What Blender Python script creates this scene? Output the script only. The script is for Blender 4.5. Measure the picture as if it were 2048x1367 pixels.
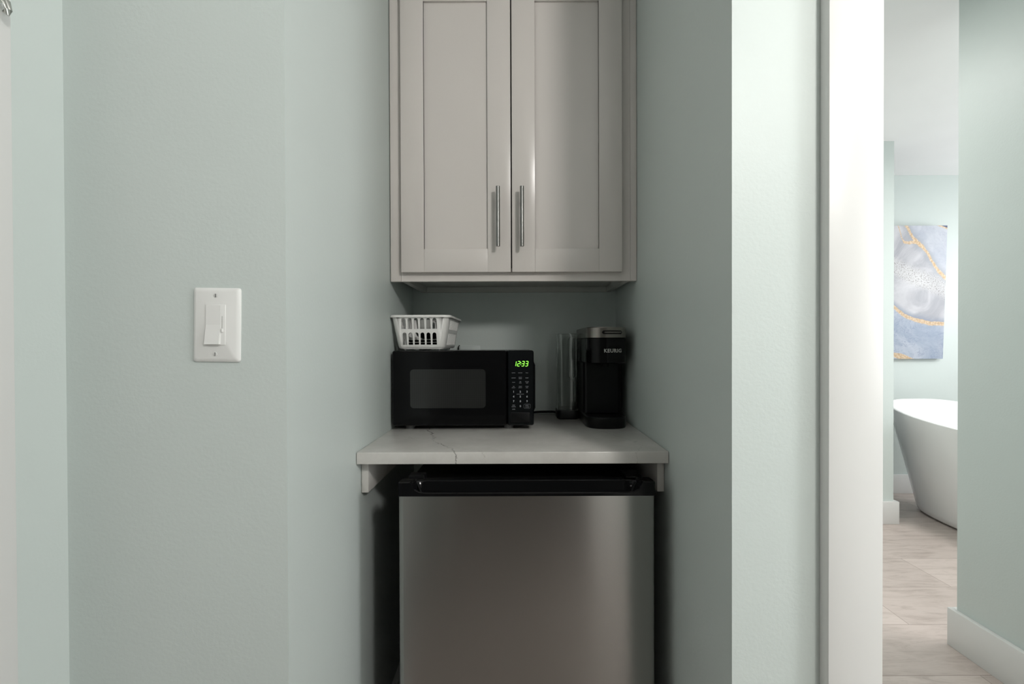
import bpy, bmesh, math, random
from mathutils import Vector, Matrix
random.seed(7)
for o in list(bpy.data.objects): bpy.data.objects.remove(o)
COL = bpy.context.scene.collection
SC = bpy.context.scene

# ------------------------------------------------------------------ camera, world, lights
cam_d = bpy.data.cameras.new('camera'); cam = bpy.data.objects.new('camera', cam_d); COL.objects.link(cam)
cam_d.sensor_width = 36.0; cam_d.lens = 940.0/2048.0*36.0
cam_d.shift_x = -14.5/2048.0; cam_d.shift_y = 11.55/2048.0
cam_d.clip_start = 0.02
th, ro = math.radians(.43), math.radians(.2)
fw = Vector((0, math.cos(th), -math.sin(th))); rt = Vector((1, 0, 0)); up = rt.cross(fw)
r2 = math.cos(ro)*rt - math.sin(ro)*up; u2 = math.cos(ro)*up + math.sin(ro)*rt
m = Matrix((r2, u2, -fw)).transposed().to_4x4(); m.translation = Vector((0, 0, 1.171))
cam.matrix_world = m
SC.camera = cam
SC.view_settings.view_transform = 'Standard'; SC.view_settings.look = 'None'
SC.view_settings.gamma = 1.0; SC.view_settings.use_curve_mapping = False
SC.view_settings.exposure = 0.19
w = bpy.data.worlds.new('world'); SC.world = w; w.use_nodes = True
w.node_tree.nodes['Background'].inputs[0].default_value = (.75, .85, 1, 1)
w.node_tree.nodes['Background'].inputs[1].default_value = 0.5

def area(name, loc, size, power, target, color=(1, 1, 1), sizey=None, spread=180):
    l = bpy.data.lights.new(name, 'AREA'); l.energy = power; l.color = color
    l.shape = 'RECTANGLE' if sizey else 'DISK'; l.size = size
    if sizey: l.size_y = sizey
    l.spread = math.radians(spread)
    o = bpy.data.objects.new(name, l); COL.objects.link(o); o.location = loc
    o.rotation_euler = (Vector(target)-Vector(loc)).to_track_quat('-Z', 'Y').to_euler()
    return o
WARM = (1, .97, .93)
area('hall_wall_light', (.95, -.72, 2.20), .25, 15.5, (.0, 1.4, 1.5), WARM)
area('hall_ceiling_light', (1.30, .05, 2.44), .30, 1.0, (1.30, .05, 0), WARM)
area('hall_side_fill', (2.57, -.22, 1.55), 1.0, 38, (-.5, .8, 1.35), (.98, .99, 1), 1.3)  # added broad fill from the right, no window opening behind it
area('bedroom_ceiling_light', (-1.1, -2.8, 2.44), .6, 5, (-1.1, -2.8, 0), WARM)
area('bath_window_light', (4.36, 2.5, 1.55), 1.3, 35, (2.0, 2.6, 1.3), (.97, .98, 1), 1.3)
area('bath_ceiling_light', (2.6, 1.6, 2.44), .45, 30, (2.6, 1.5, 0), (1, .98, .96))
area('bath_hall_fill', (1.0, 2.2, 2.44), .35, 9, (1.0, 2.2, 0), (1, .98, .96))  # unseen fill, added to brighten the near side of the tub

# ------------------------------------------------------------------ materials
def mat(name, color, rough=.5, metal=0, spec=.5, bump=None, coat=0, trans=0, ior=1.45, emit=None, estr=1, aniso=0):
    mt = bpy.data.materials.new(name); mt.use_nodes = True
    nt = mt.node_tree; b = nt.nodes['Principled BSDF']
    b.inputs['Base Color'].default_value = (*color, 1)
    b.inputs['Roughness'].default_value = rough; b.inputs['Metallic'].default_value = metal
    b.inputs['Specular IOR Level'].default_value = spec
    b.inputs['Coat Weight'].default_value = coat; b.inputs['Coat Roughness'].default_value = .03
    b.inputs['Transmission Weight'].default_value = trans; b.inputs['IOR'].default_value = ior
    if emit:
        b.inputs['Emission Color'].default_value = (*emit, 1); b.inputs['Emission Strength'].default_value = estr
    # faint tone variation so that no surface is a dead flat colour
    tc = nt.nodes.new('ShaderNodeTexCoord')
    if not trans and not emit:
        n = nt.nodes.new('ShaderNodeTexNoise'); n.inputs['Scale'].default_value = 4; n.inputs['Detail'].default_value = 4
        nt.links.new(tc.outputs['Object'], n.inputs['Vector'])
        hs = nt.nodes.new('ShaderNodeHueSaturation'); hs.inputs['Color'].default_value = (*color, 1)
        mr = nt.nodes.new('ShaderNodeMapRange'); mr.inputs['To Min'].default_value = .975; mr.inputs['To Max'].default_value = 1.025
        nt.links.new(n.outputs['Fac'], mr.inputs['Value']); nt.links.new(mr.outputs[0], hs.inputs['Value'])
        nt.links.new(hs.outputs[0], b.inputs['Base Color'])
    if bump:
        sc, st, dist = bump
        n2 = nt.nodes.new('ShaderNodeTexNoise'); n2.inputs['Scale'].default_value = sc; n2.inputs['Detail'].default_value = 3
        nt.links.new(tc.outputs['Object'], n2.inputs['Vector'])
        bp = nt.nodes.new('ShaderNodeBump'); bp.inputs['Strength'].default_value = st; bp.inputs['Distance'].default_value = dist
        nt.links.new(n2.outputs['Fac'], bp.inputs['Height']); nt.links.new(bp.outputs[0], b.inputs['Normal'])
    return mt

M = {}
M['mint'] = mat('mint_wall_paint', (.60, .655, .632), .45, bump=(170, .22, .0012))
M['white_trim'] = mat('white_trim_paint', (.72, .715, .70), .34, bump=(90, .10, .0008))
M['ceil'] = mat('ceiling_paint', (.86, .86, .86), .8)
M['cab'] = mat('cabinet_paint', (.69, .645, .615), .24)
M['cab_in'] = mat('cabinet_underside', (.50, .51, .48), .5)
M['cleat'] = mat('painted_board', (.62, .60, .57), .5, bump=(60, .4, .002))
M['plate'] = mat('switch_plastic', (.80, .80, .78), .3)
M['screw'] = mat('screw_paint', (.62, .62, .6), .4)
M['steel_dark'] = mat('brushed_nickel', (.22, .22, .21), .33, 1)
M['blackgloss'] = mat('black_gloss_plastic', (.004, .004, .0045), .10, spec=.22)
M['blacksatin'] = mat('black_satin_plastic', (.005, .005, .0055), .30, spec=.25)
M['blackmatte'] = mat('black_matte_plastic', (.005, .005, .005), .5, spec=.2)
M['mw_window'] = mat('microwave_window_mesh', (.030, .032, .031), .16)
M['panel'] = mat('control_panel_plastic', (.004, .005, .006), .22, spec=.3)
M['label'] = mat('keypad_ink', (.36, .37, .39), .6)
M['logo'] = mat('logo_ink', (.50, .50, .49), .5)
M['led'] = mat('green_led', (.1, .4, .05), .5, emit=(.28, 1, .07), estr=1.6)
M['bronze'] = mat('brushed_lid_metal', (.27, .25, .23), .26, 1)
M['clear'] = mat('clear_plastic', (.93, .95, .94), .04, trans=1, ior=1.46)
M['basket'] = mat('basket_plastic', (.86, .85, .83), .35)
M['white_pl'] = mat('white_cutlery_plastic', (.72, .72, .71), .3)
M['grey_pl'] = mat('pale_grey_plastic', (.45, .45, .43), .35)
M['tub'] = mat('tub_acrylic', (.84, .84, .83), .12, coat=.4)
M['rubber'] = mat('grey_rubber', (.12, .12, .12), .6)
M['chrome'] = mat('satin_chrome', (.55, .55, .52), .25, 1)
M['canvas_side'] = mat('canvas_edge', (.72, .74, .78), .7)

def nodes(name):
    mt = bpy.data.materials.new(name); mt.use_nodes = True
    return mt, mt.node_tree, mt.node_tree.nodes['Principled BSDF']

def steel():
    mt, nt, b = nodes('brushed_stainless_steel')
    b.inputs['Metallic'].default_value = 1; b.inputs['Base Color'].default_value = (.30, .294, .282, 1)
    b.inputs['Roughness'].default_value = .27
    b.inputs['Anisotropic'].default_value = .95; b.inputs['Anisotropic Rotation'].default_value = 0.25
    tg = nt.nodes.new('ShaderNodeTangent'); tg.direction_type = 'RADIAL'; tg.axis = 'Z'
    nt.links.new(tg.outputs[0], b.inputs['Tangent'])
    tc = nt.nodes.new('ShaderNodeTexCoord'); mp = nt.nodes.new('ShaderNodeMapping'); mp.inputs['Scale'].default_value = (3, 3, 900)
    n = nt.nodes.new('ShaderNodeTexNoise'); n.inputs['Scale'].default_value = 1; n.inputs['Detail'].default_value = 3
    nt.links.new(tc.outputs['Object'], mp.inputs[0]); nt.links.new(mp.outputs[0], n.inputs['Vector'])
    mr = nt.nodes.new('ShaderNodeMapRange'); mr.inputs['To Min'].default_value = .235; mr.inputs['To Max'].default_value = .242
    nt.links.new(n.outputs['Fac'], mr.inputs[0]); nt.links.new(mr.outputs[0], b.inputs['Roughness'])
    # very slight waviness of the sheet
    n2 = nt.nodes.new('ShaderNodeTexNoise'); n2.inputs['Scale'].default_value = 3.0; n2.inputs['Detail'].default_value = 1
    nt.links.new(tc.outputs['Object'], n2.inputs['Vector'])
    bp = nt.nodes.new('ShaderNodeBump'); bp.inputs['Strength'].default_value = .25; bp.inputs['Distance'].default_value = .006
    nt.links.new(n2.outputs['Fac'], bp.inputs['Height']); nt.links.new(bp.outputs[0], b.inputs['Normal'])
    return mt
M['steel'] = steel()

def math_n(nt, op, a, b=None, clamp=False):
    n = nt.nodes.new('ShaderNodeMath'); n.operation = op; n.use_clamp = clamp
    for i, v in enumerate((a, b)):
        if v is None: continue
        if isinstance(v, (int, float)): n.inputs[i].default_value = v
        else: nt.links.new(v, n.inputs[i])
    return n.outputs[0]
def smooth(nt, v, lo, hi, a=0., b=1.):
    n = nt.nodes.new('ShaderNodeMapRange'); n.interpolation_type = 'SMOOTHSTEP'
    n.inputs['From Min'].default_value = lo; n.inputs['From Max'].default_value = hi
    n.inputs['To Min'].default_value = a; n.inputs['To Max'].default_value = b
    nt.links.new(v, n.inputs[0]); return n.outputs[0]
def noise(nt, vec, scale, detail=4, rough=.5, dist=0.):
    n = nt.nodes.new('ShaderNodeTexNoise'); n.inputs['Scale'].default_value = scale; n.inputs['Detail'].default_value = detail
    n.inputs['Roughness'].default_value = rough; n.inputs['Distortion'].default_value = dist
    nt.links.new(vec, n.inputs['Vector']); return n.outputs['Fac']
def mix(nt, f, a, b):
    n = nt.nodes.new('ShaderNodeMix'); n.data_type = 'RGBA'
    if isinstance(f, (int, float)): n.inputs[0].default_value = f
    else: nt.links.new(f, n.inputs[0])
    for i, v in ((6, a), (7, b)):
        if isinstance(v, tuple): n.inputs[i].default_value = (*v, 1)
        else: nt.links.new(v, n.inputs[i])
    return n.outputs[2]
def fcurve(nt, x, pts, x0, x1, y0, y1):
    """y as a function of x through the given points"""
    u = nt.nodes.new('ShaderNodeMapRange'); u.inputs['From Min'].default_value = x0; u.inputs['From Max'].default_value = x1
    nt.links.new(x, u.inputs[0])
    c = nt.nodes.new('ShaderNodeFloatCurve'); cv = c.mapping.curves[0]
    P = [((a-x0)/(x1-x0), (b-y0)/(y1-y0)) for a, b in pts]
    cv.points[0].location = P[0]; cv.points[-1].location = P[-1]
    for q in P[1:-1]: cv.points.new(*q)
    c.mapping.update(); nt.links.new(u.outputs[0], c.inputs['Value'])
    return math_n(nt, 'ADD', math_n(nt, 'MULTIPLY', c.outputs[0], y1-y0), y0)

def quartz():
    mt, nt, b = nodes('veined_quartz')
    b.inputs['Roughness'].default_value = .13
    g = nt.nodes.new('ShaderNodeNewGeometry'); sp = nt.nodes.new('ShaderNodeSeparateXYZ'); nt.links.new(g.outputs['Position'], sp.inputs[0])
    X, Y = sp.outputs[0], sp.outputs[1]
    P = g.outputs['Position']
    n1 = math_n(nt, 'SUBTRACT', noise(nt, P, 9, 6, .7), .5)
    n2 = math_n(nt, 'SUBTRACT', noise(nt, P, 30, 5, .7), .5)
    def vein(pts, wob, wid, y0=1.1, y1=1.75):
        f = fcurve(nt, Y, pts, y0, y1, -.4, .4)
        d = math_n(nt, 'SUBTRACT', X, f)
        d = math_n(nt, 'ADD', d, math_n(nt, 'MULTIPLY', n1, wob)); d = math_n(nt, 'ADD', d, math_n(nt, 'MULTIPLY', n2, wob*.8))
        return smooth(nt, math_n(nt, 'ABSOLUTE', d), 0, wid, 1, 0)
    v1 = vein([(1.1, -.150), (1.14, -.165), (1.25, -.225), (1.375, -.263), (1.75, -.33)], .05, .0026)
    v2 = vein([(1.1, .275), (1.2, .30), (1.5, .22), (1.75, .35)], .05, .0015)
    v3 = vein([(1.1, -.05), (1.23, -.245), (1.28, -.30), (1.75, -.38)], .11, .0016)
    cloud = noise(nt, P, 6, 6, .65)
    base = mix(nt, smooth(nt, cloud, .35, .7), (.58, .56, .53), (.68, .66, .63))
    sp2 = noise(nt, P, 400, 2)
    base = mix(nt, smooth(nt, sp2, .62, .75, 0, .25), base, (.42, .41, .4))
    br = smooth(nt, noise(nt, P, 14, 3), .38, .55, .25, 1)
    c = mix(nt, math_n(nt, 'MULTIPLY', math_n(nt, 'MULTIPLY', v1, .9), br), base, (.13, .12, .11))
    c = mix(nt, math_n(nt, 'MULTIPLY', v2, .35), c, (.2, .19, .18))
    c = mix(nt, math_n(nt, 'MULTIPLY', math_n(nt, 'MULTIPLY', v3, .4), br), c, (.2, .18, .16))
    nt.links.new(c, b.inputs['Base Color'])
    return mt
M['quartz'] = quartz()

def planks():
    mt, nt, b = nodes('wood_look_floor_planks')
    b.inputs['Roughness'].default_value = .42
    g = nt.nodes.new('ShaderNodeNewGeometry'); P = g.outputs['Position']
    mp = nt.nodes.new('ShaderNodeMapping'); mp.inputs['Location'].default_value = (-.85, -1.647+1.5, 0); nt.links.new(P, mp.inputs[0])
    br = nt.nodes.new('ShaderNodeTexBrick'); nt.links.new(mp.outputs[0], br.inputs['Vector'])
    br.offset = .37; br.inputs['Scale'].default_value = 1; br.inputs['Brick Width'].default_value = 1.22
    br.inputs['Row Height'].default_value = .30; br.inputs['Mortar Size'].default_value = .0016; br.inputs['Mortar Smooth'].default_value = .2
    br.inputs['Color1'].default_value = (.48, .41, .375, 1); br.inputs['Color2'].default_value = (.57, .495, .455, 1); br.inputs['Mortar'].default_value = (.28, .23, .2, 1)
    m2 = nt.nodes.new('ShaderNodeMapping'); m2.inputs['Scale'].default_value = (2.2, 11, 1); nt.links.new(P, m2.inputs[0])
    g1 = noise(nt, m2.outputs[0], 2.2, 8, .68, .7)
    m3 = nt.nodes.new('ShaderNodeMapping'); m3.inputs['Scale'].default_value = (4, 60, 1); nt.links.new(P, m3.inputs[0])
    g2 = noise(nt, m3.outputs[0], 3, 5, .7, .3)
    c = mix(nt, smooth(nt, g1, .42, .72, 0, .62), br.outputs['Color'], (.30, .245, .215))
    c = mix(nt, smooth(nt, g2, .5, .75, 0, .25), c, (.26, .21, .18))
    nt.links.new(c, b.inputs['Base Color'])
    bp = nt.nodes.new('ShaderNodeBump'); bp.inputs['Strength'].default_value = .15; bp.inputs['Distance'].default_value = .002
    nt.links.new(g2, bp.inputs['Height']); nt.links.new(bp.outputs[0], b.inputs['Normal'])
    return mt
M['floor'] = planks()

def artwork():
    # local x from the right edge (0) leftwards (negative), local z from the bottom (0) up to 1.02
    mt, nt, b = nodes('marbled_canvas')
    b.inputs['Roughness'].default_value = .55
    tc = nt.nodes.new('ShaderNodeTexCoord'); P = tc.outputs['Object']
    sp = nt.nodes.new('ShaderNodeSeparateXYZ'); nt.links.new(P, sp.inputs[0]); X, Z = sp.outputs[0], sp.outputs[2]
    n1 = math_n(nt, 'SUBTRACT', noise(nt, P, 7, 6, .65), .5); n2 = math_n(nt, 'SUBTRACT', noise(nt, P, 40, 4, .7), .5)
    big = noise(nt, P, 3.2, 6, .6, 1.2)
    def dist(pts, wob=.05):
        f = fcurve(nt, X, pts, -.8, .05, -.1, 1.6)
        d = math_n(nt, 'SUBTRACT', Z, f)
        return math_n(nt, 'ADD', math_n(nt, 'ADD', d, math_n(nt, 'MULTIPLY', n1, wob)), math_n(nt, 'MULTIPLY', n2, wob*.5))
    d1 = dist([(-.8, 1.55), (-.42, 1.15), (-.31, 1.01), (-.26, .93), (-.17, .84), (-.09, .72), (0, .62), (.05, .60)])
    d1b = dist([(-.8, 1.5), (-.45, 1.2), (-.37, 1.0), (-.33, .90), (-.24, .895), (-.17, .84), (-.09, .72), (0, .62), (.05, .60)], .05)
    d2 = dist([(-.8, .9), (-.6, .56), (-.42, .425), (-.32, .345), (-.2, .295), (0, .27), (.05, .27)], .035)
    d3 = dist([(-.8, .20), (-.6, .09), (-.41, .04), (-.3, .015), (-.2, -.03), (0, -.08), (.05, -.08)], .04)
    # marbled ground
    wv = nt.nodes.new('ShaderNodeVectorMath'); wv.operation = 'MULTIPLY_ADD'
    nc = nt.nodes.new('ShaderNodeTexNoise'); nc.inputs['Scale'].default_value = 7; nc.inputs['Detail'].default_value = 3; nt.links.new(P, nc.inputs['Vector'])
    nt.links.new(nc.outputs['Color'], wv.inputs[0]); wv.inputs[1].default_value = (.16, .16, .16); nt.links.new(P, wv.inputs[2])
    mpv = nt.nodes.new('ShaderNodeMapping'); mpv.inputs['Rotation'].default_value = (0, math.radians(28), 0); mpv.inputs['Scale'].default_value = (.55, 1, 1.25); nt.links.new(wv.outputs[0], mpv.inputs[0])
    w1 = smooth(nt, math_n(nt, 'ABSOLUTE', math_n(nt, 'SUBTRACT', noise(nt, mpv.outputs[0], 26, 4, .6, .6), .5)), .0, .035, .75, 0)
    w2 = smooth(nt, noise(nt, mpv.outputs[0], 12, 3, .6), .38, .55, .25, 1)
    web = math_n(nt, 'MULTIPLY', w1, w2)
    pale = mix(nt, smooth(nt, big, .35, .65), (.36, .36, .395), (.58, .575, .60))
    blue = mix(nt, smooth(nt, big, .3, .7), (.30, .355, .455), (.48, .515, .585))
    blue = mix(nt, web, blue, (.24, .28, .40))
    below = smooth(nt, d2, -.03, .0, 1, 0)           # lower blue field
    above = smooth(nt, d1, .0, .05, 0, .8)           # upper right blue-white field
    c = mix(nt, below, pale, blue); c = mix(nt, above, c, mix(nt, .35, blue, (.70,.70,.73)))
    # grey-blue bands that follow the gold
    c = mix(nt, math_n(nt, 'MULTIPLY', smooth(nt, d2, .0, .07, 1, 0), smooth(nt, d2, -.01, .0, 0, .8)), c, (.22, .26, .35))
    c = mix(nt, smooth(nt, math_n(nt, 'ABSOLUTE', d1), .02, .09, .6, 0), c, (.33, .35, .40))
    # white speckled band with dark flecks
    ds = dist([(-.8, .90), (-.45, .74), (-.3, .66), (-.15, .60), (0, .53), (.05, .5)], .03)
    band = smooth(nt, math_n(nt, 'ABSOLUTE', ds), .03, .10, 1, 0)
    c = mix(nt, math_n(nt, 'MULTIPLY', band, .5), c, (.66, .65, .645))
    fl = smooth(nt, noise(nt, P, 110, 3, .8), .55, .58, 0, .8)
    c = mix(nt, math_n(nt, 'MULTIPLY', band, fl), c, (.12, .10, .09))
    gold = mix(nt, smooth(nt, noise(nt, P, 60, 4, .7), .35, .65), (.52, .34, .18), (.74, .58, .40))
    for d, wd in ((d1, .021), (d1b, .012), (d2, .017), (d3, .022)):
        c = mix(nt, smooth(nt, math_n(nt, 'ABSOLUTE', d), wd*.75, wd, .9, 0), c, gold)
    # navy corner at the top right
    cr = math_n(nt, 'ADD', math_n(nt, 'MULTIPLY', X, .35), math_n(nt, 'SUBTRACT', Z, 1.0))
    c = mix(nt, smooth(nt, cr, -.012, -.006, 0, .9), c, gold)
    c = mix(nt, smooth(nt, cr, .0, .004, 0, .95), c, (.06, .09, .2))
    nt.links.new(c, b.inputs['Base Color'])
    return mt
M['art'] = artwork()

# ------------------------------------------------------------------ mesh helpers
def link(name, me, mt, parent=None, smooth_=False):
    me.materials.append(M[mt] if isinstance(mt, str) else mt)
    if smooth_:
        for p in me.polygons: p.use_smooth = True
    o = bpy.data.objects.new(name, me); COL.objects.link(o)
    if parent: o.parent = parent
    return o
def tag(o, label=None, cat=None, group=None, kind=None):
    if label: o['label'] = label
    if cat: o['category'] = cat
    if group: o['group'] = group
    if kind: o['kind'] = kind
    return o
def thing(name, label, cat, loc=(0, 0, 0), rz=0, group=None):
    o = bpy.data.objects.new(name, None); COL.objects.link(o); o.location = loc; o.rotation_euler = (0, 0, rz)
    o.empty_display_size = .05
    return tag(o, label, cat, group)
class MB:
    def __init__(s): s.bm = bmesh.new()
    def box(s, x0, x1, y0, y1, z0, z1, bev=0, seg=2):
        t = bmesh.new(); bmesh.ops.create_cube(t, size=1)
        for v in t.verts: v.co = Vector(((x0+x1)/2+v.co.x*(x1-x0), (y0+y1)/2+v.co.y*(y1-y0), (z0+z1)/2+v.co.z*(z1-z0)))
        if bev: bmesh.ops.bevel(t, geom=t.edges[:], offset=bev, segments=seg, affect='EDGES', profile=.5)
        s.add(t); return s
    def add(s, t, mtx=None):
        if mtx is not None: t.transform(mtx)
        me = bpy.data.meshes.new('t'); t.to_mesh(me); t.free(); s.bm.from_mesh(me); bpy.data.meshes.remove(me); return s
    def cyl(s, p0, p1, r, r1=None, seg=24, caps=True):
        p0, p1 = Vector(p0), Vector(p1); d = p1-p0; t = bmesh.new()
        bmesh.ops.create_cone(t, cap_ends=caps, segments=seg, radius1=r, radius2=r if r1 is None else r1, depth=d.length)
        s.add(t, Matrix.Translation((p0+p1)/2) @ d.to_track_quat('Z', 'Y').to_matrix().to_4x4()); return s
    def loft(s, rings, cap0=True, cap1=True, closed=True):
        vs = [[s.bm.verts.new(p) for p in r] for r in rings]
        n = len(rings[0])
        for a, b in zip(vs[:-1], vs[1:]):
            for i in range(n if closed else n-1):
                j = (i+1) % n; s.bm.faces.new((a[i], a[j], b[j], b[i]))
        if cap0: s.bm.faces.new(vs[0][::-1])
        if cap1: s.bm.faces.new(vs[-1])
        return s
    def tube(s, pts, r, seg=10, closed=False):
        pts = [Vector(p) for p in pts]; n = len(pts); rings = []
        up = Vector((0, 0, 1))
        for i, p in enumerate(pts):
            if closed: d = pts[(i+1) % n]-pts[i-1]
            else: d = (pts[min(i+1, n-1)]-pts[max(i-1, 0)])
            d.normalize(); a = d.cross(Vector((0, .3, 1)) if abs(d.z) < .9 else Vector((0, 1, 0))).normalized(); b = d.cross(a)
            rings.append([p+r*(math.cos(t)*a+math.sin(t)*b) for t in [2*math.pi*k/seg for k in range(seg)]])
        if closed: rings.append(rings[0]); return s.loft(rings, False, False)
        return s.loft(rings)
    def build(s, name, mt, parent=None, sm=False, bevel=0, angle=35):
        bmesh.ops.remove_doubles(s.bm, verts=s.bm.verts, dist=1e-6)
        bmesh.ops.recalc_face_normals(s.bm, faces=s.bm.faces)
        if sm:
            for f in s.bm.faces: f.smooth = True
            for e in s.bm.edges:
                if len(e.link_faces) == 2 and e.calc_face_angle(0) > math.radians(angle): e.smooth = False
        me = bpy.data.meshes.new(name); s.bm.to_mesh(me); s.bm.free()
        return link(name, me, mt, parent)
def rrect(x0, x1, y0, y1, r, z, n=6):
    """rounded rectangle ring in the xy plane"""
    out = []
    for cx, cy, a0 in ((x1-r, y1-r, 0), (x0+r, y1-r, 90), (x0+r, y0+r, 180), (x1-r, y0+r, 270)):
        for k in range(n+1):
            a = math.radians(a0+90*k/n); out.append((cx+r*math.cos(a), cy+r*math.sin(a), z))
    return out
def box(name, x0, x1, y0, y1, z0, z1, mt, parent=None, bev=0, seg=2):
    return MB().box(x0, x1, y0, y1, z0, z1, bev, seg).build(name, mt, parent, sm=bool(bev))
def struct(name, *a, **k):
    return tag(box(name, *a, **k), kind='structure')
def text_bm(txt, size, bold=0, space=1.0):
    cu = bpy.data.curves.new('t', 'FONT'); cu.body = txt; cu.size = size; cu.align_x = 'CENTER'; cu.align_y = 'CENTER'
    cu.offset = bold; cu.extrude = 0; cu.resolution_u = 3; cu.space_character = space
    o = bpy.data.objects.new('t', cu); COL.objects.link(o)
    dg = bpy.context.evaluated_depsgraph_get(); me = bpy.data.meshes.new_from_object(o.evaluated_get(dg))
    bpy.data.objects.remove(o); bpy.data.curves.remove(cu)
    t = bmesh.new(); t.from_mesh(me); bpy.data.meshes.remove(me); return t
UPR = Matrix.Rotation(math.radians(90), 4, 'X')      # text plane -> faces -Y

# ------------------------------------------------------------------ the setting
CEIL = 2.475
NL, NR, NF, NB = -.3894, .3556, .786, 1.729          # niche left, right, front, back
SL = -.758                                           # left side wall
DJ = .575                                            # bathroom doorway, left jamb
BR = 1.68
struct('floor', -2.5, 4.6, -4.6, 3.9, -.05, 0, 'floor')
struct('ceiling', -2.5, 4.6, -4.6, 3.9, CEIL, CEIL+.05, 'ceil')
struct('wall_left', -.90, SL, -.87, 1.95, 0, CEIL, 'mint')
struct('wall_niche_left', SL, NL, NF, 1.95, 0, CEIL, 'mint')
struct('wall_niche_back', NL, NR, NB, 1.95, 0, CEIL, 'mint')
struct('wall_niche_right', NR, DJ, NF, 1.95, 0, CEIL, 'mint')
struct('wall_door_header', DJ, 1.40, NF, NF+.12, 2.06, CEIL, 'mint')
struct('wall_front_right', 1.40, 3.0, NF, NF+.12, 0, CEIL, 'mint')
struct('wall_corridor_left', DJ-.1, DJ, 1.95, 3.05, 0, CEIL, 'mint')
struct('wall_bath_right', BR, BR+.13, NF+.12, 1.80, 0, CEIL, 'mint')
struct('wall_partition', DJ-.1, 2.43, 3.05, 3.17, 0, CEIL, 'mint')
struct('wall_bath_far', DJ-.1, 4.6, 3.67, 3.80, 0, CEIL, 'mint')
struct('wall_bath_east', 4.4, 4.5, NF+.12, 3.67, 0, CEIL, 'mint')
# hall and bedroom behind the camera
struct('wall_hall_right', 2.6, 2.7, -.87, NF, 0, CEIL, 'mint')
struct('wall_behind_left', -.90, -.62, -.99, -.87, 0, CEIL, 'mint')
struct('wall_behind_right', .53, 2.7, -.99, -.87, 0, CEIL, 'mint')
struct('wall_behind_header', -.62, .53, -.99, -.87, 2.10, CEIL, 'mint')
struct('trim_3', .53, .78, -.87, -.85, 0, 2.18, 'white_trim')
struct('trim_4', -.71, -.62, -.87, -.85, 0, 2.18, 'white_trim')
struct('trim_5', -.62, .53, -.87, -.85, 2.10, 2.18, 'white_trim')
struct('wall_bedroom_left', -2.4, -2.3, -4.4, -.99, 0, CEIL, 'mint')
struct('wall_bedroom_right', .60, .70, -4.4, -.99, 0, CEIL, 'mint')
struct('wall_bedroom_back', -2.4, .7, -4.5, -4.4, 0, CEIL, 'mint')
struct('wall_bedroom_front', -2.4, -.90, -.99, -.87, 0, CEIL, 'mint')
d2 = struct('reflection_board', 0, .50, -.018, .018, .01, 2.03, 'white_trim', bev=.001)  # unseen white board, added to put a bright stripe in the fridge reflection
d2.location = (.78, -.85, 0); d2.rotation_euler = (0, 0, math.radians(180-56))
# door casings and boards
BH = .145; BT = .018
struct('trim_1', .5025, .591, NF-.0235, NF, 0, 2.15, 'white_trim', bev=.0012)
struct('trim_2', SL, SL+.02, .585, .6876, 0, 2.15, 'white_trim', bev=.0012)
struct('door_1', SL-.01, SL+.012, -.25, .585, .01, 2.06, 'white_trim', bev=.001)
struct('trim_6', DJ, DJ+.0095, NF, NF+.12, 0, 2.06, 'white_trim')
struct('baseboard_niche_left', NL, NL+BT, NF+.001, NB, 0, BH+.004, 'white_trim', bev=.002)
struct('baseboard_niche_right', NR-BT, NR, NF+.001, NB, 0, BH+.004, 'white_trim', bev=.002)
struct('baseboard_niche_back', NL+BT, NR-BT, NB-BT, NB, 0, BH+.004, 'white_trim', bev=.002)
struct('baseboard_front_left', SL, NL, NF-BT, NF, 0, BH, 'white_trim', bev=.002)
struct('baseboard_front_right', NR, .503, NF-BT, NF, 0, BH, 'white_trim', bev=.002)
struct('baseboard_bath_right', BR-.020, BR, NF+.12, 1.80+.02, 0, BH, 'white_trim', bev=.0015)
struct('baseboard_bath_end', BR, BR+.13, 1.80, 1.82, 0, BH, 'white_trim', bev=.0015)
struct('baseboard_partition', DJ, 2.43+.022, 3.05-.022, 3.05, 0, BH, 'white_trim', bev=.0015)
struct('baseboard_partition_end', 2.43, 2.452, 3.05, 3.17, 0, BH, 'white_trim', bev=.0015)
struct('baseboard_far', DJ, 4.4, 3.65, 3.67, 0, BH, 'white_trim', bev=.0015)

# ------------------------------------------------------------------ light switch
t = thing('light_switch', 'white rocker light switch with dimmer slider on the mint wall left of the alcove', 'light switch', (-.5035, NF, 1.205))
t.rotation_euler = (0, math.radians(.9), 0)
W2, H2 = .0390, .0615
rings = [[(x, y, z) for x, z, y in [(a, b, yy) for a, b, _ in rrect(-W2+i, W2-i, -H2+i, H2-i, .004, 0, 4)]] for i, yy in ((0, 0), (0, -.0022), (.0022, -.0045), (.006, -.0062))]
MB().loft(rings).build('faceplate', 'plate', t, sm=True)
MB().box(-.0168, .0168, -.0075, -.0055, -.0335, .0335, .0008).build('switch_frame', 'plate', t, sm=True)
mb = MB()                                             # paddle tilted: bottom pushed out
prof = [(.0322, -.0078), (.0, -.0082), (-.0322, -.0125)]
mb.loft([[(-.0150, -.006, .0322), (-.0150, -.006, -.0322), (-.0152, prof[2][1], -.0322), (-.0150, prof[1][1], 0), (-.0150, prof[0][1], .0322)],
         [(.0092, -.006, .0322), (.0092, -.006, -.0322), (.0092, prof[2][1], -.0322), (.0092, prof[1][1], 0), (.0092, prof[0][1], .0322)]])
mb.build('rocker', 'plate', t)
MB().box(.0112, .0128, -.0079, -.0074, -.006, .0145).build('slider_track', 'screw', t)
MB().box(.0108, .0136, -.0098, -.0070, -.012, -.0065, .0005).build('dimmer_slider', 'plate', t, sm=True)
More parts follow.
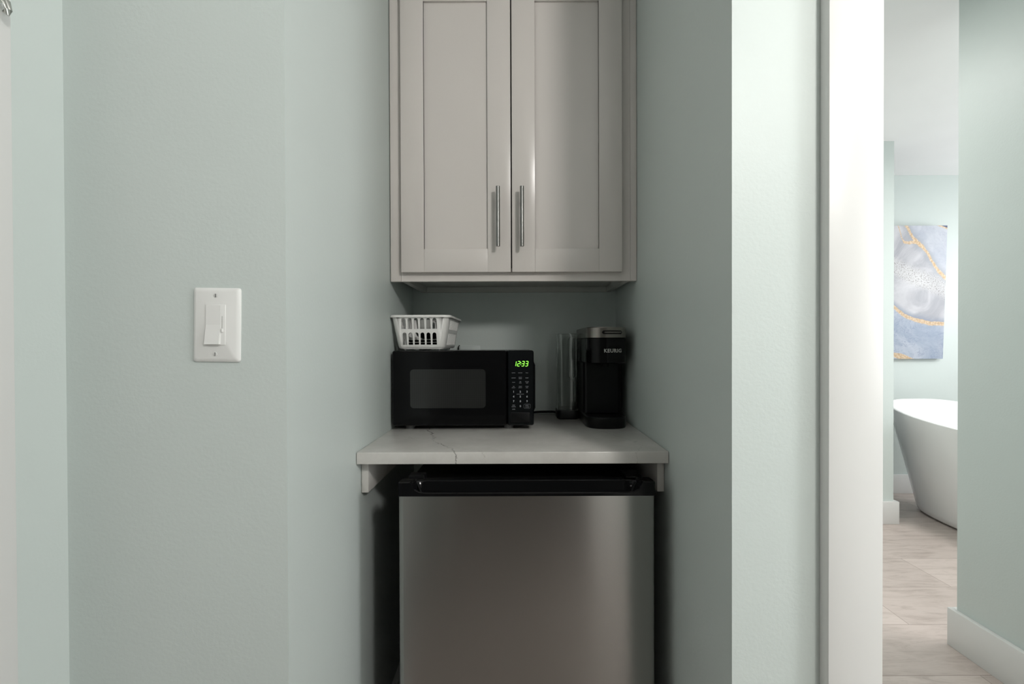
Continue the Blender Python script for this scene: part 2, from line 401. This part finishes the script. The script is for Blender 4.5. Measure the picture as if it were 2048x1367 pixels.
for zz in (.0485, -.0485):
    s = MB().cyl((0, -.0058, zz), (0, -.0072, zz), .0032, .0028).build('screw', 'screw', t, sm=True)
    MB().box(-.0006, .0006, -.00735, -.0071, zz-.0028, zz+.0028).build('screw_slot', 'rubber', s)

# ------------------------------------------------------------------ wall cabinet
CX0, CX1 = -.3545, .3350
CY = 1.418                                            # front of the face frame
t = thing('wall_cabinet', 'white two-door shaker wall cabinet hung at the top of the alcove above the microwave', 'cabinet', (0, 0, 0))
mb = MB()
mb.box(CX0, CX0+.018, CY+.019, NB-.001, 1.361, 2.275); mb.box(CX1-.018, CX1, CY+.019, NB-.001, 1.361, 2.275)
mb.box(CX0+.018, CX1-.018, CY+.019, NB-.02, 1.380, 1.396); mb.box(CX0+.018, CX1-.018, CY+.019, NB-.001, 2.258, 2.275)
mb.box(CX0+.018, CX1-.018, NB-.008, NB-.001, 1.396, 2.258)
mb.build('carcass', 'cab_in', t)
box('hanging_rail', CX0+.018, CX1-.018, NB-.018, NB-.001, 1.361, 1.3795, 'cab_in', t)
mb = MB()                                             # face frame
mb.box(CX0, CX0+.038, CY, CY+.019, 1.361, 2.275); mb.box(CX1-.038, CX1, CY, CY+.019, 1.361, 2.275)
mb.box(CX0+.038, CX1-.038, CY, CY+.019, 1.361, 1.399); mb.box(CX0+.038, CX1-.038, CY, CY+.019, 2.24, 2.275)
mb.build('face_frame', 'cab', t)
box('filler_strip', NL+.003, CX0-.0006, CY-.0005, CY+.019, 1.361, 2.275, 'cab', t, bev=.0006)
box('filler_strip', CX1+.0006, NR-.001, CY-.0005, CY+.019, 1.361, 2.275, 'cab', t, bev=.0006)
def shaker(x0, x1, z0, z1, hx):
    s = .0685; yf, yb, yp = CY-.0205, CY-.0005, CY-.0125
    mb = MB(); b = .0009
    mb.box(x0, x0+s, yf, yb, z0, z1, b); mb.box(x1-s, x1, yf, yb, z0, z1, b)
    mb.box(x0+s, x1-s, yf, yb, z0, z0+s, b); mb.box(x0+s, x1-s, yf, yb, z1-s, z1, b)
    d = mb.build('door', 'cab', t, sm=True)
    box('door_panel', x0+s-.004, x1-s+.004, yp, yb-.002, z0+s-.004, z1-s+.004, 'cab', d)
    h = MB().cyl((hx, yf-.030, 1.4555), (hx, yf-.030, 1.6295), .0058, seg=28).build('handle', 'steel_dark', d, sm=True)
    for zz in (1.494, 1.591): MB().cyl((hx, yf-.027, zz), (hx, yf+.0005, zz), .0045, seg=18).build('handle_post', 'steel_dark', h, sm=True)
    return d
shaker(-.3500, -.0240, 1.386, 2.255, -.0605); shaker(-.0200, .3068, 1.386, 2.255, .0093)
o = MB().box(-.0239, -.0201, CY-.006, CY-.0006, 1.40, 2.24).build('door_gap_strip', 'rubber', t)  # dark grey strip set into the gap between the two doors

# ------------------------------------------------------------------ countertop and its cleats
tag(MB().box(NL+.0012, NR-.0012, 1.115, NB-.0005, .8865, .915, .0018, 3).build('countertop', 'quartz', sm=True),
    'pale veined quartz slab countertop spanning the alcove between microwave and fridge', 'countertop')
for x0, x1, lab in ((NL+.0015, NL+.0185, 'white painted wooden cleat on the left alcove wall under the countertop'),
                    (NR-.0185, NR-.0015, 'white painted wooden cleat on the right alcove wall under the countertop')):
    mb = MB().box(x0, x1, 1.150, NB-.002, .8085, .8862, .0012)
    tag(mb.build('support_cleat', 'cleat', sm=True), lab, 'support board', 'cleats under the countertop')

# ------------------------------------------------------------------ mini fridge
t = thing('mini_fridge', 'stainless steel under-counter fridge with black recessed handle trim, below the countertop', 'fridge', (.0155, 1.07, 0))
FW = .294
MB().box(-FW+.008, FW-.008, .066, .60, .035, .838, .004).build('body', 'blackmatte', t, sm=True)
dr = MB()
r0 = [rrect(-FW, FW, 0, .05, .012, z, 5) for z in (.075, .8245)]
dr.loft(r0); dr = dr.build('door', 'steel', t, sm=True)
box('gasket', -FW+.012, FW-.012, .05, .066, .085, .83, 'rubber', dr)
# black top trim with a scooped hand recess
tr = MB()
zt, zb = .8560, .8246
def trim_sec(x, depth, lip):
    # cross-section in (y, z): front lip drops from zt to lip height, scoop goes back by depth
    pts = [(0, zb), (0, lip), (.004, lip+.0015)]
    pts += [(depth*.55, lip-.004), (depth, lip-.001), (depth+.004, zt-.005), (depth+.006, zt-.003)] if depth > .002 else [(.008, lip+.001), (.012, lip+.001), (.016, zt), (.018, zt)]
    pts += [(.050, zt-.003), (.054, zt-.006), (.054, zb)]
    return [(x, y, z) for y, z in pts]
secs = []
for x, dp, lip in ((-FW+.001, 0, zt-.001), (-FW+.028, 0, zt-.001), (-FW+.032, .006, zt-.006), (-FW+.038, .018, zt-.018), (-FW+.048, .024, zt-.0235), (-FW+.065, .025, zt-.0255),
                   (FW-.065, .025, zt-.0255), (FW-.048, .024, zt-.0235), (FW-.038, .018, zt-.018), (FW-.032, .006, zt-.006), (FW-.028, 0, zt-.001), (FW-.001, 0, zt-.001)):
    secs.append(trim_sec(x, dp, lip))
tr.loft(secs); tro = tr.build('handle_trim', 'blackgloss', dr, sm=True, angle=30)
for sx in (-1, 1):                                   # slanted end webs of the recess
    MB().loft([[(sx*(FW-.033), .0285, zt+.0005), (sx*(FW-.037), .0285, zt+.0005), (sx*(FW-.037), .0325, zt+.0005), (sx*(FW-.033), .0325, zt+.0005)],
               [(sx*(FW-.052), .005, zt-.026), (sx*(FW-.056), .005, zt-.026), (sx*(FW-.056), .009, zt-.026), (sx*(FW-.052), .009, zt-.026)]]).build('recess_web', 'blackgloss', tro)
MB().cyl((FW-.03, .035, zt-.007), (FW-.03, .035, zt+.004), .009).box(FW-.06, FW-.022, .03, .09, zt+.001, zt+.004, .0008).build('hinge', 'blacksatin', t, sm=True)
box('hinge_cap', -FW+.012, -FW+.05, .055, .085, zt-.018, zt+.002, 'blacksatin', t, bev=.003)
for sx in (-1, 1):
    for yy in (.10, .55): MB().cyl((sx*.24, yy, 0), (sx*.24, yy, .036), .016).build('leg', 'blackmatte', t, sm=True)

# ------------------------------------------------------------------ microwave
MX, MW = -.1690, .4245                                # centre x and width
t = thing('microwave', 'black countertop microwave showing green 12:33 clock, on the quartz slab under the basket', 'microwave', (MX, 1.405, .915))
hw = MW/2; zb, zt = .0125, .2375
mb = MB(); rings = []
for y in (.032, .29):
    rings.append([(a, y, b) for a, b, _ in rrect(-hw+.003, hw-.003, zb+.002, zt-.001, .008, 0, 4)])
mb.loft(rings).build('body', 'blacksatin', t, sm=True)
sp = hw - .080                                        # split between door and control panel
def slab(x0, x1, r_l, r_r, bulge, name, mt, par):
    # rounded-edge front slab
    rr = []
    for y, i in ((.031, 0), (.006, 0), (.002, .0015), (0, .004)):
        rr.append([(a, y, b) for a, b, _ in rrect(x0+i, x1-i, zb+i, zt-i, max(r_l-i, .002), 0, 5)])
    return MB().loft(rr).build(name, mt, par, sm=True)
dr = slab(-hw, sp-.0008, .006, .004, 0, 'door', 'blackgloss', t)
mb = MB(); mb.loft([[(a, y, b) for a, b, _ in rrect(-.158, .068, .0655, .182, .011, 0, 6)] for y in (.0004, -.0003)])
M['mw_win'] = None
def mwwin():
    mt, nt, b = nodes('microwave_perforated_window')
    b.inputs['Roughness'].default_value = .16
    tc = nt.nodes.new('ShaderNodeTexCoord'); vo = nt.nodes.new('ShaderNodeTexVoronoi'); vo.inputs['Scale'].default_value = 330; vo.inputs['Randomness'].default_value = 0
    nt.links.new(tc.outputs['Object'], vo.inputs['Vector'])
    nt.links.new(mix(nt, smooth(nt, vo.outputs['Distance'], .3, .4), (.014, .014, .014), (.024, .025, .024)), b.inputs['Base Color'])
    return mt
M['mw_win'] = mwwin()
mb.build('window', 'mw_win', dr, sm=True)
pn = slab(sp+.0008, hw, .006, .008, 0, 'control_panel', 'panel', t)
box('panel_inset', sp+.010, hw-.008, -.0003, .0004, .046, .226, 'panel', pn)
# side grip bulge of the front frame
mb = MB(); mb.loft([[(hw-.004+d, y, z) for y, z in ((.004, z0), (.026, z0), (.026, z1), (.004, z1))] for d, z0, z1 in ((0, .052, .207), (.004, .055, .204), (.0085, .066, .193))])
mb.build('side_grip', 'blackgloss', t)
pc = (sp+hw)/2 - .0005                                # keypad centre
lab = MB()
def put(txt, u, v, size, bold=0, sx=1.0):
    t_ = text_bm(txt, size, bold)
    lab.add(t_, Matrix.Translation((pc+u, -.0008, v)) @ UPR @ Matrix.Diagonal((sx, 1, 1, 1)))
K = .001495
def zr(py): return (851-py)*K + zb                    # height on the panel, counted up from its lower edge
cols = (-.0200, 0, .0200); S = .0028
rows = [(745.4, ['POTATO', 'POPCORN', 'PIZZA']), (755.6, ['BEVERAGE', 'FROZEN\nDINNER', 'REHEAT']),
        (764.3, ['CLOCK', 'TIME\nCOOK', 'KITCHEN\nTIMER']), (773.8, ['TIME\nDEFROST', 'WEIGHT\nDEFROST', 'POWER\nLEVEL'])]
for y, ws in rows:
    for u, s_ in zip(cols, ws):
        parts = s_.split('\n')
        for k, p_ in enumerate(parts): put(p_, u, zr(y) + ((len(parts)-1)/2-k)*.0038, S, .00002, .92)
for y, ds in ((783.2, '123'), (792.9, '456'), (802.2, '789')):
    for u, c in zip(cols, ds): put(c, u, zr(y), .0078, .0003)
put('0', 0, zr(812), .0078, .0003)
put('EXPRESS COOK', 0, zr(787.9), .0026, 0, 1.2)
for k, s_ in enumerate(('STOP', 'CANCEL')): put(s_, cols[0], zr(810+3*k), .0032, .00005)
put('LOCK', cols[0], zr(818), .0032, .00008)
for k, s_ in enumerate(('START', '+30 SEC')): put(s_, cols[2], zr(810.3+3.4*k), .0034, .00005)
u0, v0 = pc+cols[2], zr(812)
ring = lambda i: [(a, -.0008, b) for a, b, _ in rrect(u0-.0098+i, u0+.0098-i, v0-.0068+i, v0+.0068-i, .004-i, 0, 4)]
a, b = ring(0), ring(.0003)
lab.loft([a, b], False, False)
lab.build('keypad_lettering', 'label', pn)
# seven segment clock 12:33
led = MB()
SEG = {'1': 'bc', '2': 'abged', '3': 'abgcd'}
def digit(ch, cx, cz, w_, h_, th_):
    hx, hz = w_/2, h_/2; g = .0004
    q = {'a': (-hx+g, hx-g, hz-th_/2, hz+th_/2), 'g': (-hx+g, hx-g, -th_/2, th_/2), 'd': (-hx+g, hx-g, -hz-th_/2, -hz+th_/2),
         'b': (hx-th_/2, hx+th_/2, g, hz-g), 'c': (hx-th_/2, hx+th_/2, -hz+g, -g), 'f': (-hx-th_/2, -hx+th_/2, g, hz-g), 'e': (-hx-th_/2, -hx+th_/2, -hz+g, -g)}
    for s_ in SEG[ch]:
        x0, x1, z0, z1 = q[s_]; sh = .16
        led.bm.faces.new([led.bm.verts.new((cx+x+sh*z, -.0009, cz+z)) for x, z in ((x0, z0), (x1, z0), (x1, z1), (x0, z1))])
dz = zr(727)
for ch, cx in (('1', -.0185), ('2', -.0070), ('3', .0058), ('3', .0170)): digit(ch, pc+cx+.0025, dz, .0068, .0140, .0017)
for s_ in (-1, 1):
    cx, cz = pc-.0006+.0025+.0004*s_, dz+s_*.0028
    led.bm.faces.new([led.bm.verts.new((cx+x, -.0009, cz+z)) for x, z in ((-.0009, -.0009), (.0009, -.0009), (.0009, .0009), (-.0009, .0009))])
led.build('clock_display', 'led', pn)
bt = MB(); bt.loft([[(a_, y, b_) for a_, b_, _ in rrect(pc-.029+i, pc+.029-i, .022+i, .052-i, .003, 0, 4)] for y, i in ((.0, 0), (-.0016, .0004), (-.0022, .0016))]); bt.build('door_button', 'blacksatin', pn, sm=True)
for fx in (-.165, .136):
    for fy in (.035, .25): MB().cyl((fx, fy, 0), (fx, fy, .0135), .014, .016).build('foot', 'rubber', t, sm=True)

# ------------------------------------------------------------------ basket on the microwave
BZ = .915+.2375
t = thing('plastic_basket', 'small white slotted plastic basket of cutlery sitting on top of the microwave', 'basket', (-.2975, 1.545, BZ+.0005))
# local frame: x half width, y half depth (front at -y)
bx, by, tx, ty, ZB, ZT = .0700, .122, .0868, .138, .0045, .104
def bw(z):                                            # half sizes at height z
    k = (z-ZB)/(ZT-ZB); return bx+(tx-bx)*k, by+(ty-by)*k
RC = .018
def panel2d(u0b, u1b, u0t, u1t, holes):
    """flat sheet with arched slots, returned as bmesh in (u, v)"""
    cu = bpy.data.curves.new('p', 'CURVE'); cu.dimensions = '2D'; cu.fill_mode = 'BOTH'
    def spline(pts):
        s_ = cu.splines.new('POLY'); s_.points.add(len(pts)-1); s_.use_cyclic_u = True
        for p, q in zip(s_.points, pts): p.co = (q[0], q[1], 0, 1)
    spline([(u0b, ZB+.008), (u1b, ZB+.008), (u1t, ZT), (u0t, ZT)])
    for h in holes: spline(h)
    o = bpy.data.objects.new('p', cu); COL.objects.link(o)
    dg = bpy.context.evaluated_depsgraph_get(); me = bpy.data.meshes.new_from_object(o.evaluated_get(dg))
    bpy.data.objects.remove(o); bpy.data.curves.remove(cu)
    b_ = bmesh.new(); b_.from_mesh(me); bpy.data.meshes.remove(me)
    r_ = bmesh.ops.extrude_face_region(b_, geom=b_.faces[:])
    for v in [g for g in r_['geom'] if isinstance(g, bmesh.types.BMVert)]: v.co.z = .0018
    return b_
def arch(uc, v0, v1, wb, wt):
    pts = [(uc-wb/2, v0), (uc+wb/2, v0)]
    for k in range(9):
        a_ = math.pi*k/8; pts.append((uc+wt/2*math.cos(a_), v1-wt/2+wt/2*math.sin(a_)))
    return pts
def holes(n, pitch, uc=0):
    hs = []
    for k in range(n):
        u = uc+(k-(n-1)/2)*pitch
        hs.append(arch(u*1.0, .0650, .0975, .0136, .0126)); hs.append(arch(u*.965, .0175, .0545, .0138, .0118))
    return hs
bk = MB()
def wall(side):
    front = side in 'FB'
    w0, w1 = bw(ZB+.008); hb = (w0 if front else w1)-RC; ht = (tx if front else ty)-RC
    b_ = panel2d(-hb, hb, -ht, ht, holes(6 if front else 10, .0186, -.003 if side == 'F' else 0))
    for v in b_.verts:
        u, z, n_ = v.co.x, v.co.y, v.co.z
        wx, wy = bw(z)
        if side == 'F': v.co = (u, -wy+n_, z)
        if side == 'B': v.co = (-u, wy-n_, z)
        if side == 'L': v.co = (-wx+n_, -u, z)
        if side == 'R': v.co = (wx-n_, u, z)
    bk.add(b_)
for s_ in 'FBLR': wall(s_)
for sx, sy in ((1, 1), (-1, 1), (-1, -1), (1, -1)):
    rows_ = []
    for z in (ZB+.008, ZT):
        wx, wy = bw(z); o_, i_ = [], []
        for k in range(7):
            a_ = math.pi/2*k/6
            o_.append((sx*(wx-RC+RC*math.cos(a_)), sy*(wy-RC+RC*math.sin(a_)), z))
            i_.append((sx*(wx-RC+(RC-.0018)*math.cos(a_)), sy*(wy-RC+(RC-.0018)*math.sin(a_)), z))
        rows_.append(o_+i_[::-1])
    bk.loft(rows_)
# rounded bottom and floor
rg = []
for z, i in ((ZB+.008, 0), (ZB+.003, .002), (ZB, .007)):
    wx, wy = bw(ZB+.008); rg.append(rrect(-wx+i, wx-i, -wy+i, wy-i, RC-i*.3, z, 6))
rg += [[(x*.97, y*.97, z+.002) for x, y, z in rg[2]]]
wx, wy = bw(ZB+.008)
rg += [rrect(-wx+.0018, wx-.0018, -wy+.0018, wy-.0018, RC-.001, ZB+.008, 6)]
bk.loft(rg, False, False); bk.loft([rg[2], rg[2][:]], True, False) if False else None
bk.bm.faces.new([bk.bm.verts.new(p) for p in rg[2]]); bk.bm.faces.new([bk.bm.verts.new(p) for p in rg[3]])
body = bk.build('basket_body', 'basket', t, sm=True, angle=40)
rim = MB(); ww, wy = bw(ZT)
prof = ((-.0018, ZT-.001), (.0, ZT-.003), (.0055, ZT-.0045), (.0060, ZT-.001), (.0045, ZT+.0022), (.001, ZT+.0030), (-.0018, ZT+.001))
rim.loft([rrect(-ww-i, ww+i, -wy-i, wy+i, RC+i, z, 6) for i, z in prof] + [rrect(-ww-prof[0][0], ww+prof[0][0], -wy-prof[0][0], wy+prof[0][0], RC+prof[0][0], prof[0][1], 6)], False, False)
rim.build('rim', 'basket', t, sm=True, angle=50)
for sx in (-1, 1):
    for sy in (-1, 1): MB().cyl((sx*.052, sy*.10, 0), (sx*.052, sy*.10, ZB+.001), .0030, .004).build('foot', 'basket', t, sm=True)
BX, BY, BB = -.2975, 1.545, BZ+.0005
# things in the basket
def cutlery(name, label, x, y, z, tilt, kind, mt='white_pl', cat='cutlery'):
    e = thing(name, label, cat, (x, y, z), 0); e.rotation_euler = tilt
    h = MB(); h.loft([[(-w_, -.001, z_), (w_, -.001, z_), (w_, .001, z_), (-w_, .001, z_)] for w_, z_ in ((.0045, 0), (.0035, .02), (.003, .045))]); h.build('handle', mt, e)
    if kind == 'fork':
        q = MB(); q.loft([[(-w_, -.001, z_), (w_, -.001, z_), (w_, .001, z_), (-w_, .001, z_)] for w_, z_ in ((.003, .0451), (.0085, .055), (.0095, .064))])
        for k in range(4): xx = -.0079+k*.00527; q.box(xx-.0015, xx+.0015, -.001, .001, .0640, .088)
        q.build('tines', mt, e)
    else:
        q = MB(); q.loft([[(w_*math.cos(a_), -.001+.004*(1-(w_/.011)**1)*math.sin(a_)+d_, z_) for a_ in [2*math.pi*k/14 for k in range(14)]] for w_, z_, d_ in ((.003, .0451, 0), (.008, .052, .001), (.0108, .061, .002), (.0105, .070, .002), (.006, .078, .001), (.002, .080, 0))])
        q.build('bowl', mt, e, sm=True)
    return e
fk = cutlery('fork', 'white plastic fork standing tines up at the left front of the basket', BX-.0475, BY-.111, BB+.008, (math.radians(3), 0, 0), 'fork')
cutlery('spoon', 'white plastic spoon leaning low at the left of the basket behind the slots', BX-.040, BY-.085, BB+.0125, (math.radians(-10), math.radians(8), 0), 'spoon').scale = (1, 1, .55)
def cup(label, x, y, z, r, h, mt, fill):
    e = thing('plastic_cup', label, 'cup', (x, y, z), 0, 'cups in the basket')
    q = MB(); pr = [(r*.78, 0), (r, h), (r*1.06, h), (r*1.06, h-.002), (r*.95, h-.001), (r*.74, .002)]
    q.loft([[(a_*math.cos(2*math.pi*k/28), a_*math.sin(2*math.pi*k/28), z_) for k in range(28)] for a_, z_ in pr]); q.build('cup_wall', mt, e, sm=True)
    q = MB().cyl((0, 0, h*.72), (0, 0, h*.74), r*.9, seg=28); q.build('contents', fill, e)
    return e
cup('pale grey plastic cup behind the third and fourth slots of the basket', BX-.008, BY-.030, BB+.057, .026, .040, 'grey_pl', 'blackmatte')
cup('pale grey plastic cup at the right end of the basket', BX+.040, BY+.020, BB+.057, .021, .040, 'grey_pl', 'blackmatte')
e = thing('plastic_bowl', 'black plastic bowl behind the lower slots of the basket under the grey cups', 'bowl', (BX+.014, BY-.030, BB+.0365))
q = MB(); q.loft([[(a_*math.cos(2*math.pi*k/32), a_*math.sin(2*math.pi*k/32), z_) for k in range(32)] for a_, z_ in ((.026, 0), (.044, .008), (.049, .019), (.047, .019), (.042, .009), (.024, .003))])
q.build('bowl_shell', 'blackgloss', e, sm=True)
MB().tube([(.0485*math.cos(2*math.pi*k/32), .0485*math.sin(2*math.pi*k/32), .019) for k in range(32)], .0012, 8, True).build('bowl_rim', 'blacksatin', e, sm=True)
for k, (lb, rz) in enumerate((('black plastic tray lying at the bottom of the basket stack', 0), ('black plastic tray, middle one of the three stacked in the basket', 2), ('black plastic tray, topmost of the three stacked in the basket', -3))):
    e = thing('plastic_tray', lb, 'tray', (BX+.002, BY-.012, BB+.0105+k*.0082), math.radians(rz), 'black trays stacked in the basket')
    sx_, sy_ = .056, .090
    MB().loft([rrect(-sx_+.004, sx_-.004, -sy_+.004, sy_-.004, .01, 0), rrect(-sx_, sx_, -sy_, sy_, .012, .0050), rrect(-sx_+.003, sx_-.003, -sy_+.003, sy_-.003, .01, .0050), rrect(-sx_+.008, sx_-.008, -sy_+.008, sy_-.008, .01, .002)]).build('tray_dish', 'blackgloss', e, sm=True)
    MB().loft([rrect(-sx_-.0006, sx_+.0006, -sy_-.0006, sy_+.0006, .012, .0052), rrect(-sx_-.0006, sx_+.0006, -sy_-.0006, sy_+.0006, .012, .0066), rrect(-sx_+.002, sx_-.002, -sy_+.002, sy_-.002, .01, .0066), rrect(-sx_+.002, sx_-.002, -sy_+.002, sy_-.002, .01, .0052)], False, False).build('tray_rim', 'grey_pl', e, sm=True)

# ------------------------------------------------------------------ coffee maker
t = thing('coffee_maker', 'black coffee maker with bronze lid and clear side tank at the right of the countertop', 'coffee maker', (.268, 1.47, .915))
HW = .0630
def dring(z, i=0, fr=.060, back=.225, n=14):
    out = []
    ex = 2.5
    for k in range(n+1):
        a_ = math.pi*k/n; c_, s_ = math.cos(a_), math.sin(a_)
        out.append((-(HW-i)*math.copysign(abs(c_)**(2/ex), c_), -(fr-i)*abs(s_)**(2/ex), z))
    r = .012
    for cx, a0 in ((HW-i-r, 0), (-HW+i+r, 90)):
        for k in range(5):
            a_ = math.radians(a0+90*k/4); out.append((cx+r*math.cos(a_), back-i-r+r*math.sin(a_), z))
    return out
MB().loft([dring(0, .002), dring(.004), dring(.030), dring(.034, .003), dring(.0341, .009), dring(.031, .012)], True, True).build('base', 'blacksatin', t, sm=True, angle=28)
def colring(z, i=0): return rrect(-HW+.001+i, HW-.001-i, .045+i, .222-i, .014, z, 5)
MB().loft([colring(.0342), colring(.1965)]).build('column', 'blacksatin', t, sm=True)
MB().loft([dring(.197, .004), dring(.199), dring(.2735), dring(.2745, .001)]).build('brew_head', 'blackgloss', t, sm=True, angle=28)
MB().cyl((0, -.012, .185), (0, -.012, .1968), .010, .014).build('spout', 'blackmatte', t, sm=True)
ld = MB().loft([dring(.2752), dring(.3050), dring(.3072, .0015)]).build('lid', 'bronze', t, sm=True, angle=28)
MB().box(-HW+.002, HW-.002, .080, .224, .2752, .3085, .004).build('rear_cover', 'blacksatin', t, sm=True)
def fy(x, off=0):
    u = min(abs(x)/HW, .999); return -.060*(1-u**2.5)**(1/2.5)-off
def wrap(b_, off):
    for v in b_.verts: v.co.y = fy(v.co.x, off)
    return b_
def strip(name, x0, x1, z0, z1, off, mt, par, r=.0015):
    q = MB(); N = 18; vs = []
    for k in range(N+1):
        x = x0+(x1-x0)*k/N; e_ = min(x-x0, x1-x); rr = (z1-z0)/2
        hh = rr if e_ >= rr else math.sqrt(max(rr*rr-(rr-e_)**2, 1e-8))
        zc = (z0+z1)/2; vs.append([(x, fy(x, off), zc-hh), (x, fy(x, off), zc+hh), (x, fy(x, -.0015), zc+hh), (x, fy(x, -.0015), zc-hh)])
    q.loft(vs); return q.build(name, mt, par, sm=False)
sl = strip('grip_slot', -.020, .043, .2855, .2965, .0006, 'blackmatte', ld)
strip('grip_bar', -.013, .041, .2895, .2928, .0016, 'bronze', ld)
b_ = text_bm('KEURIG', .0150, .0004, 1.12); b_.transform(Matrix.Translation((.0135, 0, .2352)) @ UPR @ Matrix.Diagonal((.98, 1, 1, 1)))
bmesh.ops.triangulate(b_, faces=b_.faces[:])
MB().add(wrap(b_, .0006)).build('brand_lettering', 'logo', t)
# water tank on the left side
TX0, TX1, TY0, TY1 = -.1395, -.0655, .124, .222
def tk(z, i=0): return rrect(TX0+i, TX1-i, TY0+i, TY1-i, .016-i*.5, z, 6)
MB().loft([tk(0, .003), tk(.004), tk(.026), tk(.030, .002)]).build('tank_base', 'blacksatin', t, sm=True)
tn = MB(); tn.loft([tk(.0305, .002), tk(.290, .0015), tk(.290, .0040), tk(.034, .0045)]).build('water_tank', 'clear', t, sm=True)
tn = [o for o in COL.objects if o.name == 'water_tank'][0]
hnd = MB()
zc0, zc1, cx = .139, .280, -.0855
pts = [(cx-.011, TY0+.020, zc0+.010), (cx-.011, TY0+.020, zc1-.012)] + [(cx+.011*math.cos(a_), TY0+.020, zc1-.012+.011*math.sin(a_)) for a_ in [math.pi-math.pi*k/8 for k in range(1, 8)]] + [(cx+.011, TY0+.020, zc1-.012), (cx+.011, TY0+.020, zc0+.010)] + [(cx+.011*math.cos(a_), TY0+.020, zc0+.010-.011*math.sin(a_)) for a_ in [math.pi*k/8 for k in range(1, 8)]]
hnd.tube(pts, .0040, 12, True); hnd.tube([(cx+.007, TY0+.020, .058), (cx+.007, TY0+.020, .128)], .0042)
hnd.build('tank_handle', 'clear', tn, sm=True)
MB().box(TX0+.0005, TX1-.0005, TY0+.0005, TY1-.0005, .2905, .2925, .0008).build('tank_lid', 'clear', t, sm=True)
# power cords
pts = [(-.02, 1.716, .921), (.03, 1.716, .921), (.08, 1.715, .9245), (.12, 1.712, .925), (.150, 1.704, .922)]
tag(MB().tube(pts, .0042, 10).build('power_cord', 'blackmatte', sm=True), 'black power cord running along the back of the countertop to the coffee maker', 'cord')
t = thing('wall_outlet', 'pale electrical outlet plate low on the alcove back wall, barely showing above the microwave', 'outlet', (-.180, NB, 1.108))
MB().box(-.037, .037, -.005, 0, -.059, .059, .0015).build('faceplate', 'mint', t, sm=True)
MB().box(-.017, .017, -.0058, -.0045, -.033, .033, .0008).build('sockets', 'plate', t, sm=True)
MB().tube([(-.042, -.008, .0), (-.040, -.010, .03), (-.042, -.010, .055), (-.0385, -.010, .060)], .002, 8).build('plug_cord', 'blackmatte', t, sm=True)

# ------------------------------------------------------------------ bathroom: tub and canvas
t = thing('bathtub', 'white freestanding oval bathtub with flared sides seen through the doorway', 'bathtub', (2.947, 2.731, 0), math.radians(91.2))
A, B, EN, ZM, DZ, SA, SB, AS = .761, .411, 2.865, .666, .05, .821, .556, .038
def tring(k, i=0, zoff=0, n=96, zflat=None):
    out = []
    for q in range(n):
        p = 2*math.pi*q/n; c_, s_ = math.cos(p), math.sin(p)
        ex = math.copysign(abs(c_)**(2/EN), c_); ey = math.copysign(abs(s_)**(2/EN), s_)
        sa, sb = SA+(1-SA)*k, SB+(1-SB)*k
        z = k*(ZM+DZ*ex*ex+AS*ex) if zflat is None else zflat
        out.append(((A*sa-i)*ex, (B*sb-i)*ey, z+zoff))
    return out
mb = MB()
rg = [tring(0, .05), tring(0, .015, .006), tring(.03, .002)] + [tring(k/12) for k in range(1, 12)] + [tring(1, .001, -.006), tring(1, .0), tring(1, .004, .004), tring(1, .016, .004), tring(1, .022, -.002)]
rg += [tring(k/10, .030+.05*(1-k/10)) for k in (9.4, 8, 6, 4.5, 3.2)] + [tring(.25, .12), tring(.22, .18)]
mb.loft(rg); mb.build('tub_shell', 'tub', t, sm=True)
MB().cyl((0, 0, .22*ZM+.000), (0, 0, .22*ZM+.006), .03).build('drain', 'chrome', t, sm=True)

t = thing('canvas_painting', 'tall abstract canvas in pale blue and white with gold veins hung above the bathtub', 'painting', (3.275, 3.632, 1.047))
t.rotation_euler = (math.radians(2.0), 0, 0)
MB().box(-.76, 0, 0, .030, 0, 1.02, .002).build('canvas', 'art', t, sm=True)

# ------------------------------------------------------------------ small things of the hall
t = thing('door_hook', 'small rounded metal hook on the white door casing at the top left edge', 'hook', (SL+.02, .6605, 1.650))
MB().cyl((0, 0, .012), (.003, 0, .012), .013).build('hook_plate', 'chrome', t, sm=True)
MB().tube([(.003, 0, .012), (.010, .004, .012), (.016, .007, .006), (.017, .008, -.004), (.014, .007, -.010)], .0042, 12).build('hook_arm', 'chrome', t, sm=True)
